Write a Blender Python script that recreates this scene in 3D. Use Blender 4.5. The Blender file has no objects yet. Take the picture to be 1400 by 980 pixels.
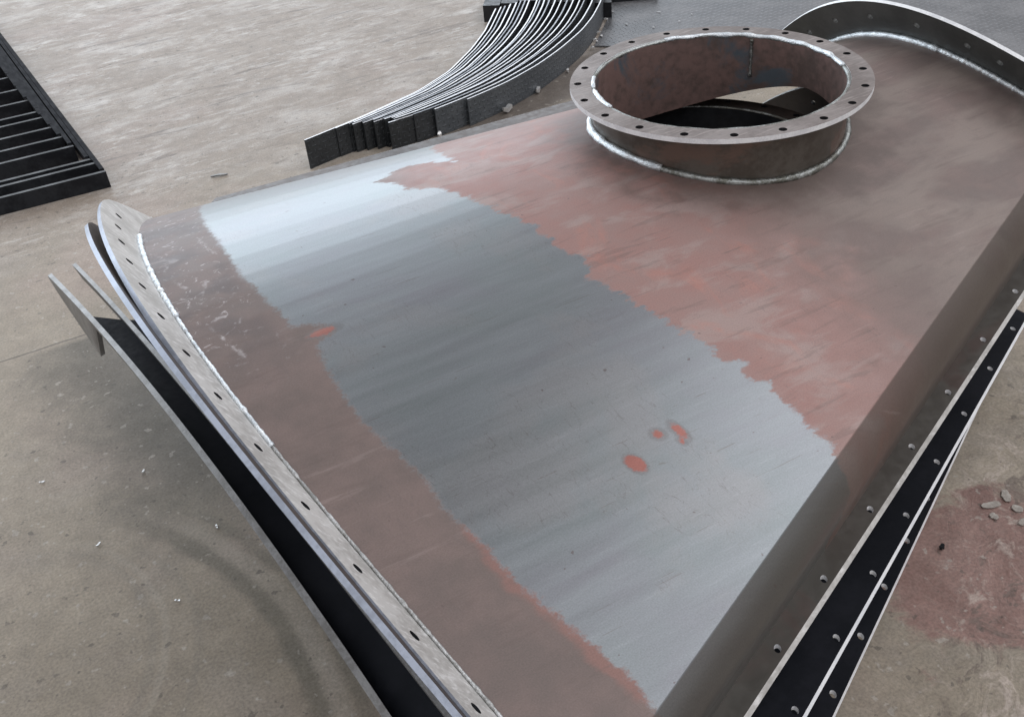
import bpy, bmesh, math, random
import numpy as np
from mathutils import Matrix, Vector
random.seed(4); rng = np.random.default_rng(4)
SC = bpy.context.scene
COL = SC.collection
U = 0.3            # one model unit (radius of the nozzle flange) in metres
G = -2.48          # floor height in model units, nozzle flange top is z = 0

def B(P):
    P = np.asarray(P, float)
    return (P - np.array([0, 0, G])) * U

# ------------------------------------------------------------------ materials
class NT:
    def __init__(s, name):
        s.m = bpy.data.materials.new(name); s.m.use_nodes = True
        s.t = s.m.node_tree; s.b = s.t.nodes['Principled BSDF']; s.out = s.t.nodes['Material Output']
    def n(s, typ, **kw):
        nd = s.t.nodes.new(typ)
        for k, v in kw.items(): setattr(nd, k, v)
        return nd
    def l(s, a, b): s.t.links.new(a, b); return a
    def val(s, sock, v):
        if hasattr(v, 'is_linked') or isinstance(v, bpy.types.NodeSocket): s.l(v, sock)
        else: sock.default_value = v
    def math(s, op, a, b=0.0, c=0.0, clamp=False):
        nd = s.n('ShaderNodeMath', operation=op, use_clamp=clamp)
        for i, v in enumerate((a, b, c)): s.val(nd.inputs[i], v)
        return nd.outputs[0]
    def add(s, a, b): return s.math('ADD', a, b)
    def mul(s, a, b): return s.math('MULTIPLY', a, b)
    def sstep(s, v, lo, hi):
        nd = s.n('ShaderNodeMapRange', interpolation_type='SMOOTHSTEP')
        s.val(nd.inputs['Value'], v); nd.inputs['From Min'].default_value = lo; nd.inputs['From Max'].default_value = hi
        return nd.outputs[0]
    def lin(s, v, lo, hi, a=0., b=1.):
        nd = s.n('ShaderNodeMapRange'); s.val(nd.inputs['Value'], v)
        for k, x in zip(('From Min', 'From Max', 'To Min', 'To Max'), (lo, hi, a, b)): nd.inputs[k].default_value = x
        return nd.outputs[0]
    def attr(s, name, vec=False):
        nd = s.n('ShaderNodeAttribute', attribute_name=name)
        return nd.outputs['Vector'] if vec else nd.outputs['Fac']
    def obj(s): return s.n('ShaderNodeTexCoord').outputs['Object']
    def mapp(s, vec, scale=(1, 1, 1), rot=(0, 0, 0), loc=(0, 0, 0)):
        nd = s.n('ShaderNodeMapping'); s.l(vec, nd.inputs[0])
        nd.inputs['Scale'].default_value = scale; nd.inputs['Rotation'].default_value = rot; nd.inputs['Location'].default_value = loc
        return nd.outputs[0]
    def noise(s, vec, scale=5, detail=4, rough=.55, dist=0.):
        nd = s.n('ShaderNodeTexNoise'); s.l(vec, nd.inputs['Vector'])
        nd.inputs['Scale'].default_value = scale; nd.inputs['Detail'].default_value = detail
        nd.inputs['Roughness'].default_value = rough; nd.inputs['Distortion'].default_value = dist
        return nd.outputs['Fac']
    def mix(s, f, a, b):
        nd = s.n('ShaderNodeMix', data_type='RGBA'); s.val(nd.inputs[0], f)
        for i, v in ((6, a), (7, b)):
            if isinstance(v, tuple): nd.inputs[i].default_value = (*v, 1) if len(v) == 3 else v
            else: s.l(v, nd.inputs[i])
        return nd.outputs[2]
    def fmix(s, f, a, b):
        nd = s.n('ShaderNodeMix', data_type='FLOAT'); s.val(nd.inputs[0], f)
        s.val(nd.inputs[2], a); s.val(nd.inputs[3], b); return nd.outputs[0]
    def bump(s, h, strength=.2, dist=.002, prev=None):
        nd = s.n('ShaderNodeBump'); s.l(h, nd.inputs['Height'])
        nd.inputs['Strength'].default_value = strength; nd.inputs['Distance'].default_value = dist
        if prev is not None: s.l(prev, nd.inputs['Normal'])
        return nd.outputs[0]
    def set(s, **kw):
        for k, v in kw.items():
            sock = s.b.inputs[k]
            if isinstance(v, tuple): sock.default_value = (*v, 1) if len(v) == 3 else v
            elif isinstance(v, bpy.types.NodeSocket): s.l(v, sock)
            else: sock.default_value = v
        return s.m

def mat_steel(name, c1, c2, metal=.6, rough=.4, scale=6, bump=.08, streak=None, spec=.5, c3=None):
    t = NT(name); o = t.obj()
    n1 = t.noise(o, scale, 6, .6); n2 = t.noise(o, scale * 9, 3, .6)
    f = t.sstep(t.add(n1, t.mul(t.add(n2, -.5), .5)), .36, .64)
    col = t.mix(f, c1, c2)
    if c3:
        n3 = t.noise(t.mapp(o, (1, 1, 1), (0, 0, .6), (3, 1, 2)), scale * .7, 5, .65, .6)
        col = t.mix(t.sstep(n3, .52, .62), col, c3)
    if streak:
        w = t.noise(t.mapp(o, streak), 20, 3, .6)
        col = t.mix(t.mul(t.sstep(w, .5, .75), .5), col, tuple(min(1, c * 1.9) for c in c2))
    r = t.lin(n2, .3, .7, rough - .08, rough + .1)
    nm = t.bump(t.add(n1, n2), bump, .002)
    return t.set(**{'Base Color': col, 'Metallic': metal, 'Roughness': r, 'Normal': nm, 'Specular IOR Level': spec})

M = {}
M['weld'] = mat_steel('weld_bead_metal', (.60, .64, .67), (.86, .90, .92), .9, .34, 40, .9)
M['weld_dull'] = mat_steel('dull_weld_metal', (.16, .16, .14), (.42, .44, .43), .85, .36, 26, .8)
M['weld_mid'] = mat_steel('worn_weld_metal', (.30, .30, .29), (.55, .56, .56), .8, .38, 30, .8)
M['mill_dim'] = mat_steel('dull_plate_edge', (.25, .27, .30), (.42, .44, .48), .3, .42, 30, .2)
M['ring'] = mat_steel('nozzle_flange_steel', (.155, .125, .112), (.25, .215, .20), .55, .40, 10, .15, (1, 9, 1))
M['neck'] = mat_steel('nozzle_neck_steel', (.085, .072, .06), (.125, .11, .095), .45, .42, 9, .12, c3=(.15, .105, .085))
M['neck_in'] = mat_steel('nozzle_lining_steel', (.13, .095, .085), (.21, .135, .12), .3, .5, 7, .12, c3=(.10, .12, .14))
M['flange'] = mat_steel('pale_flange_steel', (.44, .43, .41), (.60, .59, .57), .25, .42, 12, .15, (1, 6, 3))
M['far_flange'] = mat_steel('grey_flange_steel', (.055, .057, .054), (.08, .082, .078), .2, .5, 12, .1)
M['split'] = mat_steel('split_flange_steel', (.105, .098, .088), (.125, .118, .106), .6, .36, 5, .06, c3=(.12, .095, .085))
M['raw'] = mat_steel('raw_cut_edge', (.70, .71, .73), (.86, .87, .88), .15, .45, 30, .2)
M['mill'] = mat_steel('black_mill_scale', (.012, .013, .016), (.022, .024, .028), .3, .45, 8, .1)
M['mill_edge'] = mat_steel('ground_plate_edge', (.80, .83, .87), (.92, .94, .96), .1, .4, 30, .1)
M['frame'] = mat_steel('black_frame_steel', (.010, .011, .014), (.022, .024, .028), .1, .5, 10, .1, spec=.2)
M['frame_edge'] = mat_steel('worn_frame_edge', (.05, .052, .055), (.12, .125, .13), .1, .6, 14, .1, spec=.25)
M['frame_top'] = mat_steel('dull_frame_top', (.016, .017, .02), (.034, .036, .04), .0, .8, 14, .1, spec=.04)
M['shade_tint'] = mat_steel('shade_black_steel', (.006, .007, .010), (.011, .012, .016), 0., .7, 8, .1, spec=.10)  # deep shade in the nested gaps, painted as near-black steel
M['rib'] = mat_steel('grey_rib_steel', (.17, .165, .16), (.24, .235, .23), .45, .45, 9, .12, (1, 8, 1))
M['rib_edge'] = mat_steel('scuffed_rib_edge', (.20, .195, .19), (.30, .30, .30), .3, .45, 22, .3)
M['blue_edge'] = mat_steel('blued_flange_edge', (.30, .33, .39), (.40, .44, .52), .5, .42, 12, .1)
M['brown'] = mat_steel('brown_shell_steel', (.05, .04, .036), (.085, .066, .058), .4, .45, 7, .1)
M['chip'] = mat_steel('bright_offcut_metal', (.6, .6, .6), (.85, .85, .83), .7, .35, 30, .3)
M['stone'] = mat_steel('pale_floor_rubble', (.30, .27, .24), (.42, .39, .35), 0., .85, 40, .6)

def plate_mat():      # raised tread pattern, brushed black steel
    def build(name, k, c1, c2, metal, rough, strength):
        t = NT(name)
        uv = t.n('ShaderNodeUVMap', uv_map='uv').outputs[0]
        sep = t.n('ShaderNodeSeparateXYZ'); t.l(t.mapp(uv, (k, k, k)), sep.inputs[0])
        x, y = sep.outputs[0], sep.outputs[1]
        fx, fy = t.math('FLOOR', x), t.math('FLOOR', y)
        par = t.math('MODULO', t.math('ABSOLUTE', t.add(fx, fy)), 2.)
        cx = t.add(t.math('FRACT', x), -.5); cy = t.add(t.math('FRACT', y), -.5)
        a, b = t.fmix(par, cx, cy), t.fmix(par, cy, cx)
        d = t.math('SQRT', t.add(t.math('POWER', t.mul(a, 2.2), 2.), t.math('POWER', t.mul(b, 7.5), 2.)))
        h = t.sstep(d, 1.05, .55)
        o = t.obj(); n1 = t.noise(o, 5, 6, .6); n2 = t.noise(o, 60, 3, .6)
        f = t.sstep(t.add(n1, t.mul(n2, .3)), .5, .8)
        col = t.mix(f, c1, c2)
        col = t.mix(t.mul(h, .35), col, tuple(min(1, c * 1.8) for c in c2))
        nm = t.bump(h, strength, .006)
        nm = t.bump(n2, .15, .002, nm)
        return t.set(**{'Base Color': col, 'Metallic': metal, 'Roughness': t.lin(n1, .3, .7, rough - .07, rough + .1), 'Normal': nm})
    M['tread_black'] = build('black_tread_plate', 46., (.030, .034, .038), (.05, .055, .06), .35, .42, .8)
    M['tread_outer'] = build('grey_tread_plate', 46., (.075, .085, .095), (.11, .12, .13), .3, .42, 1.)
    M['tread_floor'] = build('worn_tread_plate', 34., (.12, .122, .128), (.20, .20, .206), .55, .40, .9)
plate_mat()

def shell_mat():
    t = NT('rolled_shell_steel')
    st = t.attr('st', True); d = t.attr('dpatch'); dsp = t.attr('dspot'); drd = t.attr('dred'); dn = t.attr('dnoz')
    sep = t.n('ShaderNodeSeparateXYZ'); t.l(st, sep.inputs[0]); s_, t_ = sep.outputs[0], sep.outputs[1]
    big = t.noise(st, 1.3, 5, .6, .4); mid = t.noise(st, 5, 5, .62); fine = t.noise(st, 70, 3, .6)
    jag = t.noise(t.mapp(st, (4, 13, 1)), 1, 5, .68); wav = t.noise(st, 3.2, 3, .5)
    jz = t.lin(s_, -2.4, -2.0, .10, 1.)
    dd = t.add(d, t.add(t.mul(t.mul(t.add(jag, -.5), .20), jz), t.mul(t.add(wav, -.5), t.fmix(jz, .03, .07))))
    brk = t.noise(st, 19, 4, .7)
    brk2 = t.noise(st, 55, 3, .7)
    dd = t.add(dd, t.add(t.mul(t.add(brk, -.5), .08), t.mul(t.add(brk2, -.5), .06)))
    bare = t.sstep(dd, -.014, .020)
    # bare, ground metal
    st1 = t.noise(t.mapp(st, (1.1, 11, 1)), 1, 5, .6)
    st2 = t.noise(t.mapp(st, (5, 60, 1)), 1, 3, .6)
    hue = t.noise(t.mapp(st, (1, 1.3, 1), (0, 0, .5), (2, 5, 0)), .9, 4, .6, .4)
    cb = t.mix(t.sstep(hue, .38, .62), (.212, .236, .240), (.225, .228, .246))
    cb = t.mix(t.sstep(st1, .25, .75), cb, (.25, .268, .28))
    cb = t.mix(t.mul(t.sstep(big, .5, .65), .4), cb, (.275, .265, .265))
    cb = t.mix(t.mul(t.sstep(st2, .55, .8), .12), cb, (.5, .52, .54))
    smud = t.noise(t.mapp(st, (4, 11, 1), (0, 0, .2), (7, 3, 0)), 1, 4, .6)
    cb = t.mix(t.mul(t.sstep(smud, .68, .74), .7), cb, (.17, .15, .135))
    # mill / red oxide skin
    red = t.sstep(t.add(mid, t.mul(t.add(big, -.5), .8)), .25, .75)
    zone = t.mul(t.sstep(t.add(s_, t.mul(big, .6)), -1.9, -1.3), t.sstep(t.add(t.add(s_, t.mul(t_, -.22)), t.mul(t.add(mid, -.5), 1.1)), .25, -.75))
    cr = t.mix(red, (.15, .120, .109), (.195, .147, .133))
    pink = t.mix(red, (.285, .19, .172), (.305, .178, .158))
    pale = t.noise(t.mapp(st, (1.2, 2.2, 1), (0, 0, .5), (4, 8, 0)), 1.6, 5, .6, .5)
    pink = t.mix(t.mul(t.sstep(pale, .5, .62), .7), pink, (.33, .255, .235))
    ora = t.noise(t.mapp(st, (2.6, 1.4, 1), (0, 0, -.35), (1, 2, 0)), 1.6, 5, .6, .8)
    pink = t.mix(t.mul(t.sstep(ora, .52, .72), .5), pink, (.42, .19, .15))
    cr = t.mix(zone, cr, pink)
    grey = t.noise(t.mapp(st, (1, 2.6, 1), (0, 0, .3), (9, 1, 0)), 1.1, 5, .6, .3)
    right = t.sstep(t.add(s_, t.mul(t.add(mid, -.5), .9)), -.8, .3)
    cr = t.mix(t.mul(t.mul(t.sstep(grey, .42, .6), .75), right), cr, (.235, .195, .172))
    # heat tint and grime round the nozzle, contact shade painted in too
    shade_tint = t.mul(t.sstep(t.add(dn, t.mul(t.add(mid, -.5), .9)), .42, .0), .62)
    cr = t.mix(shade_tint, cr, (.10, .075, .065))
    # skirt below the bend, its shade painted in as a darker colour
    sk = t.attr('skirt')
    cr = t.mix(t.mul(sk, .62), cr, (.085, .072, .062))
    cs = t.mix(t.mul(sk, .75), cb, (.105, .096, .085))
    rd = t.sstep(t.add(drd, t.mul(t.add(mid, -.5), .22)), .045, -.01)
    cr = t.mix(t.mul(rd, .6), cr, (.285, .145, .122))
    col = t.mix(bare, cr, cs)
    sp = t.sstep(t.add(dsp, t.add(t.mul(t.add(mid, -.5), .04), t.mul(t.add(fine, -.5), .02))), .006, -.006)
    halo = t.mul(t.sstep(t.add(dsp, t.mul(t.add(fine, -.5), .02)), .016, .006), .5)
    col = t.mix(halo, col, (.17, .165, .165))
    col = t.mix(t.mul(sp, .85), col, (.33, .125, .10))
    # chalky scuffs near the end flange
    cz = t.mul(t.sstep(s_, -2.88, -2.98), t.sstep(t_, -1.1, -.2))
    scf = t.noise(t.mapp(st, (9, 9, 1)), 1, 6, .7, 2.2)
    scm = t.mul(t.mul(cz, t.sstep(scf, .57, .66)), .7)
    col = t.mix(scm, col, (.52, .48, .48))
    ck = t.sstep(t.add(t.attr('dchalk'), t.mul(t.add(brk, -.5), .07)), .012, -.012)
    col = t.mix(t.mul(ck, .6), col, (.55, .52, .52))
    blot = t.mul(t.mul(cz, t.sstep(wav, .45, .6)), .55)
    col = t.mix(blot, col, (.10, .085, .085))
    speck = t.noise(st, 26, 2, .4)
    col = t.mix(t.mul(t.sstep(speck, .755, .775), .6), col, (.12, .09, .085))
    scr = t.noise(t.mapp(st, (9, 2, 1), (0, 0, .75)), 1.5, 3, .55, .3)
    scl = t.mul(t.sstep(t.math('ABSOLUTE', t.add(scr, -.5)), .006, .0), t.sstep(big, .45, .6))
    col = t.mix(t.mul(scl, .35), col, (.12, .10, .10))
    grain = t.noise(st, 150, 2, .5)
    k_ = t.math('SUBTRACT', t.lin(grain, .25, .75, .88, 1.12), 0.)
    hs = t.n('ShaderNodeHueSaturation'); t.l(col, hs.inputs['Color']); t.val(hs.inputs['Value'], k_); col = hs.outputs[0]
    # wiped streaks and handling scratches in the oxide
    wp = t.noise(t.mapp(st, (2.2, 16, 1), (0, 0, 1.1), (3, 1, 0)), 1., 5, .7, .5)
    col = t.mix(t.mul(t.mul(t.sstep(wp, .54, .64), t.math('SUBTRACT', 1., bare)), .30), col, (.13, .10, .09))
    wq = t.noise(t.mapp(st, (1.6, 22, 1), (0, 0, .55), (8, 4, 0)), 1., 5, .7, .4)
    col = t.mix(t.mul(t.mul(t.sstep(wq, .56, .66), t.mul(t.math('SUBTRACT', 1., bare), t.sstep(big, .48, .6))), .28), col, (.36, .29, .27))
    for a_, ph in ((.8, 0), (-.5, 3), (1.4, 6)):
        sl = t.noise(t.mapp(st, (1.1, 90, 1), (0, 0, a_), (ph, ph, 0)), 1., 2, .5)
        col = t.mix(t.mul(t.mul(t.sstep(sl, .68, .72), t.sstep(mid, .5, .6)), .45), col, (.14, .115, .105))
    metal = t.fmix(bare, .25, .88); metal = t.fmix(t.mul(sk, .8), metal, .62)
    rb = t.add(t.lin(st1, .3, .7, .33, .37), t.mul(t.add(fine, -.5), .1))
    rr = t.add(t.lin(mid, .3, .7, .46, .56), t.mul(t.add(fine, -.5), .1))
    nm = t.bump(t.add(t.mul(mid, .8), t.mul(fine, .08)), .08, .003)
    return t.set(**{'Base Color': col, 'Metallic': metal, 'Roughness': t.fmix(bare, rr, rb), 'Normal': nm, 'Specular IOR Level': .36})
M['shell'] = shell_mat()

def floor_mat():
    t = NT('dusty_workshop_concrete'); g = t.n('ShaderNodeNewGeometry').outputs['Position']
    sep = t.n('ShaderNodeSeparateXYZ'); t.l(g, sep.inputs[0]); x, y = sep.outputs[0], sep.outputs[1]
    n1 = t.noise(g, 1.1, 6, .6, .3); n2 = t.noise(g, 4.5, 6, .65, .6); n3 = t.noise(g, 60, 4, .6)
    col = t.mix(t.sstep(n1, .35, .65), (.245, .208, .160), (.315, .27, .21))
    col = t.mix(t.mul(t.sstep(n2, .45, .68), .5), col, (.27, .238, .20))
    rosy = t.noise(t.mapp(g, (1, 1, 1), (0, 0, 0), (5, 2, 0)), .9, 4, .6)
    col = t.mix(t.mul(t.sstep(rosy, .5, .64), .4), col, (.38, .29, .255))
    # scuffed area beyond the duct: dragged-steel marks in several directions
    zone = t.sstep(t.add(y, t.mul(t.add(n1, -.5), 1.2)), 1.35, 2.3)
    zone = t.add(zone, t.mul(t.sstep(n1, .5, .7), .18))
    marks = None
    warp = t.n('ShaderNodeTexNoise'); t.l(g, warp.inputs['Vector']); warp.inputs['Scale'].default_value = 1.7; warp.inputs['Detail'].default_value = 3
    gw = t.n('ShaderNodeVectorMath', operation='MULTIPLY_ADD'); t.l(warp.outputs['Color'], gw.inputs[0]); gw.inputs[1].default_value = (.12, .12, 0); t.l(g, gw.inputs[2]); gw = gw.outputs[0]
    for i, (a, fx, fy, lo, hi) in enumerate(((.3, 3.2, 9, .50, .62), (-.7, 4, 10, .52, .64), (1.3, 5, 15, .52, .63), (2.2, 7, 18, .53, .64), (.0, 12, 26, .52, .64))):
        w = t.noise(t.mapp(gw, (fx, fy, 1), (0, 0, a), (i * 3.1, i, 0)), 1., 8, .76, .25)
        zn = t.sstep(t.noise(t.mapp(g, (1, 1, 1), (0, 0, 0), (i * 5.3, 2 * i, 0)), 2.2, 5, .68), .46, .62)
        mk = t.mul(t.mul(t.sstep(w, lo, hi), zn), .8)
        marks = mk if marks is None else t.math('MAXIMUM', marks, mk)
    for i, (a, fx, fy) in enumerate(((.5, 1.6, 60), (-.45, 1.8, 52), (1.7, 2.2, 66), (-1.2, 1.8, 58), (2.6, 2, 60))):
        w = t.noise(t.mapp(g, (fx, fy, 1), (0, 0, a), (i * 7.1, i, 0)), 1., 3, .6, .1)
        zn = t.sstep(t.noise(t.mapp(g, (1, 1, 1), (0, 0, 0), (i * 3.3, 5 * i, 1)), 2.9, 4, .65), .56, .62)
        marks = t.math('MAXIMUM', marks, t.mul(t.mul(t.sstep(w, .60, .64), zn), .8))
    patchy = t.sstep(t.noise(t.mapp(g, (1, 1, 1), (0, 0, 0), (1, 7, 0)), 2.4, 5, .65, .5), .36, .62)
    mk = t.mul(t.mul(marks, zone), t.add(t.mul(patchy, .6), .4))
    col = t.mix(t.mul(zone, .6), col, (.255, .215, .188))
    col = t.mix(t.mul(mk, .62), col, (.62, .595, .56))
    smear = t.sstep(t.noise(t.mapp(g, (1.6, 3.4, 1), (0, 0, .5), (6, 2, 0)), 1.5, 7, .66, .6), .47, .66)
    col = t.mix(t.mul(t.mul(smear, zone), .5), col, (.47, .445, .415))
    dk = t.noise(t.mapp(g, (3, 22, 1), (0, 0, .4), (2, 9, 0)), 1., 5, .65, .8)
    col = t.mix(t.mul(t.mul(t.sstep(dk, .57, .68), zone), .7), col, (.13, .108, .095))
    # tyre arcs
    def arc(cx, cy, r, w, y0):
        dx, dy = t.add(x, -cx), t.add(y, -cy)
        rr = t.add(t.math('SQRT', t.add(t.mul(dx, dx), t.mul(dy, dy))), t.mul(t.add(n2, -.5), .03))
        dd = t.math('ABSOLUTE', t.add(rr, -r))
        return t.mul(t.sstep(dd, w, w * .25), t.sstep(y, y0 + .15, y0 - .15))
    wob = t.add(.45, t.mul(n2, .8))
    for (cx, cy, r, w, y0, c, k) in ARCS:
        col = t.mix(t.mul(t.mul(arc(cx, cy, r, w, y0), wob), k), col, c)
    # rust-red stain on the near right
    dx, dy = t.add(x, -STAIN[0]), t.mul(t.add(y, -STAIN[1]), 1.3)
    ds = t.add(t.math('SQRT', t.add(t.mul(dx, dx), t.mul(dy, dy))), t.mul(t.add(n2, -.5), .5))
    stn = t.sstep(ds, .26, .2)
    col = t.mix(t.mul(stn, .85), col, t.mix(t.sstep(n2, .4, .6), (.20, .105, .092), (.27, .16, .14)))
    # rough broken surface, near right
    nearr = t.sstep(t.add(t.add(t.mul(x, .55), t.mul(y, -1.)), t.mul(t.add(n1, -.5), .4)), .66, .86)
    crk = t.n('ShaderNodeTexVoronoi', feature='DISTANCE_TO_EDGE'); t.l(t.mapp(g, (1, 1, 1), (0, 0, 0), (.3, .1, 0)), crk.inputs['Vector']); crk.inputs['Scale'].default_value = 22
    n4 = t.noise(g, 14, 6, .7, 1.0)
    rough_l = t.mul(nearr, t.sstep(n4, .52, .66))
    col = t.mix(t.mul(rough_l, .75), col, (.46, .39, .34))
    col = t.mix(t.mul(t.mul(nearr, t.sstep(n4, .47, .38)), .7), col, (.13, .10, .085))
    # soft stack shadow painted over dirty floor beside it, a worn joint line
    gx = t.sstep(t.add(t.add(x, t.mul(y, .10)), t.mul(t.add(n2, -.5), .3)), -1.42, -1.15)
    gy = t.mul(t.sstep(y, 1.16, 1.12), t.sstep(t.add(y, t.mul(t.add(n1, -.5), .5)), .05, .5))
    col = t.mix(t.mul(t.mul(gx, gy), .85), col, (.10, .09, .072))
    jl = t.sstep(t.math('ABSOLUTE', t.add(t.add(y, t.mul(x, .045)), t.add(-1.098, t.mul(t.add(n2, -.5), .02)))), .006, .001)
    col = t.mix(t.mul(t.mul(jl, t.sstep(x, -1.22, -1.26)), .7), col, (.07, .06, .05))
    # darker floor band between the curved strips and the duct
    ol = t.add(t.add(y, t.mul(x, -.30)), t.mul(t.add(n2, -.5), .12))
    dark_band = t.mul(t.mul(t.sstep(ol, 1.42, 1.50), t.sstep(ol, 1.78, 1.66)), t.sstep(x, .02, .25))
    col = t.mix(t.mul(dark_band, .8), col, (.075, .062, .055))
    speck = t.noise(g, 38, 3, .5)
    col = t.mix(t.mul(t.sstep(speck, .645, .68), .5), col, (.40, .37, .33))
    col = t.mix(t.mul(t.sstep(speck, .345, .31), .55), col, (.08, .07, .06))
    col = t.mix(t.mul(t.add(n3, -.3), .3), col, (.30, .28, .25))
    gr = t.noise(g, 170, 3, .6)
    hs = t.n('ShaderNodeHueSaturation'); t.l(col, hs.inputs['Color']); t.val(hs.inputs['Value'], t.lin(gr, .25, .75, .74, 1.26)); col = hs.outputs[0]
    n5 = t.noise(g, 17, 5, .7, .4)
    hs = t.n('ShaderNodeHueSaturation'); t.l(col, hs.inputs['Color']); t.val(hs.inputs['Value'], t.lin(n5, .3, .7, .86, 1.14)); col = hs.outputs[0]
    h = t.add(t.add(t.mul(n2, .5), t.mul(n3, .12)), t.add(t.mul(mk, .12), t.mul(t.mul(nearr, t.add(n4, t.noise(g, 5, 5, .6, .6))), 2.4)))
    nm = t.bump(h, .35, .008)
    r = t.fmix(mk, t.lin(n2, .3, .7, .50, .64), .42)
    return t.set(**{'Base Color': col, 'Roughness': r, 'Normal': nm, 'Specular IOR Level': .28})

def circ3(P):
    (x1, y1), (x2, y2), (x3, y3) = P
    A = np.array([[2 * (x2 - x1), 2 * (y2 - y1)], [2 * (x3 - x1), 2 * (y3 - y1)]])
    b = np.array([x2 ** 2 + y2 ** 2 - x1 ** 2 - y1 ** 2, x3 ** 2 + y3 ** 2 - x1 ** 2 - y1 ** 2])
    c = np.linalg.solve(A, b); return c[0], c[1], math.hypot(x1 - c[0], y1 - c[1])
a = circ3([(-4.106 * U, .423 * U), (-3.866 * U, -.561 * U), (-3.898 * U, -1.254 * U)])
ARCS = [(a[0], a[1], a[2], .03, .26, (.13, .118, .092), .8), (a[0], a[1], a[2] + .035, .03, .3, (.40, .36, .31), .35),
        (a[0], a[1], a[2] + .075, .02, .3, (.15, .135, .105), .5),
        (-1.72, .05, .35, .014, .30, (.20, .18, .15), .35), (-1.72, .05, .375, .012, .30, (.38, .35, .30), .25), (-1.69, .02, .40, .012, .22, (.2, .18, .15), .3)]
STAIN = (.02, -.80)

# ------------------------------------------------------------------ mesh helpers
def link(name, V, F, mats, mi=None, parent=None, smooth=False, attrs=None, uvs=None):
    me = bpy.data.meshes.new(name)
    me.from_pydata([tuple(map(float, v)) for v in V], [], [tuple(map(int, f)) for f in F])
    for m in (mats if isinstance(mats, (list, tuple)) else [mats]): me.materials.append(m)
    if mi is not None: me.polygons.foreach_set('material_index', np.asarray(mi, dtype=np.int32))
    if smooth: me.polygons.foreach_set('use_smooth', [True] * len(me.polygons))
    for k, a in (attrs or {}).items():
        if a.ndim == 2:
            at = me.attributes.new(k, 'FLOAT_VECTOR', 'POINT'); at.data.foreach_set('vector', a.astype(np.float32).ravel())
        else:
            at = me.attributes.new(k, 'FLOAT', 'POINT'); at.data.foreach_set('value', a.astype(np.float32).ravel())
    if uvs is not None:
        ul = me.uv_layers.new(name='uv'); vi = np.empty(len(me.loops), dtype=np.int32); me.loops.foreach_get('vertex_index', vi)
        ul.data.foreach_set('uv', np.asarray(uvs, dtype=np.float32)[vi].ravel())
    me.validate(); me.update()
    o = bpy.data.objects.new(name, me); COL.objects.link(o)
    if parent: o.parent = parent
    return o

def grid_faces(nu, nv, off=0, close=False, flip=False):
    F = []
    for i in range(nu - 1 + (1 if close else 0)):
        i2 = (i + 1) % nu
        for j in range(nv - 1):
            f = (off + i * nv + j, off + i2 * nv + j, off + i2 * nv + j + 1, off + i * nv + j + 1)
            F.append(f[::-1] if flip else f)
    return F

def slab(name, T, Bt, mats, parent=None, edge_mi=0, smooth=True):
    """T, Bt: (nu, nv, 3) top and bottom sheets (B space); closes the four rims."""
    nu, nv = T.shape[:2]; n = nu * nv
    V = np.concatenate([T.reshape(-1, 3), Bt.reshape(-1, 3)])
    F = grid_faces(nu, nv) + grid_faces(nu, nv, n, flip=True); mi = [0] * len(F)
    ring = [i * nv for i in range(nu)] + [(nu - 1) * nv + j for j in range(1, nv)] + [i * nv + nv - 1 for i in range(nu - 2, -1, -1)] + list(range(nv - 2, 0, -1))
    for k in range(len(ring)):
        a_, b_ = ring[k], ring[(k + 1) % len(ring)]
        F.append((a_, a_ + n, b_ + n, b_)); mi.append(edge_mi)
    o = link(name, V, F, mats, mi, parent)
    if smooth:
        o.data.polygons.foreach_set('use_smooth', [m == 0 and True for m in mi])
        o.data.set_sharp_from_angle(angle=math.radians(35))
    return o

def tube(name, pts, r, mat, parent=None, seg=8, lump=.0, close=False, lf=.05):
    pts = np.asarray(pts, float); n = len(pts)
    V = []; rad = r * (1 + lump * rng.standard_normal(n))
    rad = np.convolve(np.r_[rad[-2:], rad, rad[:2]], [.2, .3, .3, .1, .1], 'same')[2:-2] if n > 8 else rad
    tang = np.roll(pts, -1, 0) - np.roll(pts, 1, 0)
    if not close: tang[0] = pts[1] - pts[0]; tang[-1] = pts[-1] - pts[-2]
    for i in range(n):
        t = tang[i] / (np.linalg.norm(tang[i]) + 1e-12)
        a_ = np.cross(t, [0, 0, 1.]); a_ = a_ / (np.linalg.norm(a_) + 1e-9) if np.linalg.norm(a_) > .05 else np.array([1., 0, 0]); b_ = np.cross(t, a_)
        for k in range(seg):
            ph = 2 * math.pi * k / seg; V.append(pts[i] + rad[i] * (math.cos(ph) * a_ + math.sin(ph) * b_))
    F = []
    for i in range(n if close else n - 1):
        for k in range(seg):
            i2 = (i + 1) % n; k2 = (k + 1) % seg
            F.append((i * seg + k, i * seg + k2, i2 * seg + k2, i2 * seg + k))
    if not close: F += [tuple(range(seg))[::-1], tuple((n - 1) * seg + k for k in range(seg))]
    return link(name, V, F, mat, None, parent, True)

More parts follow.
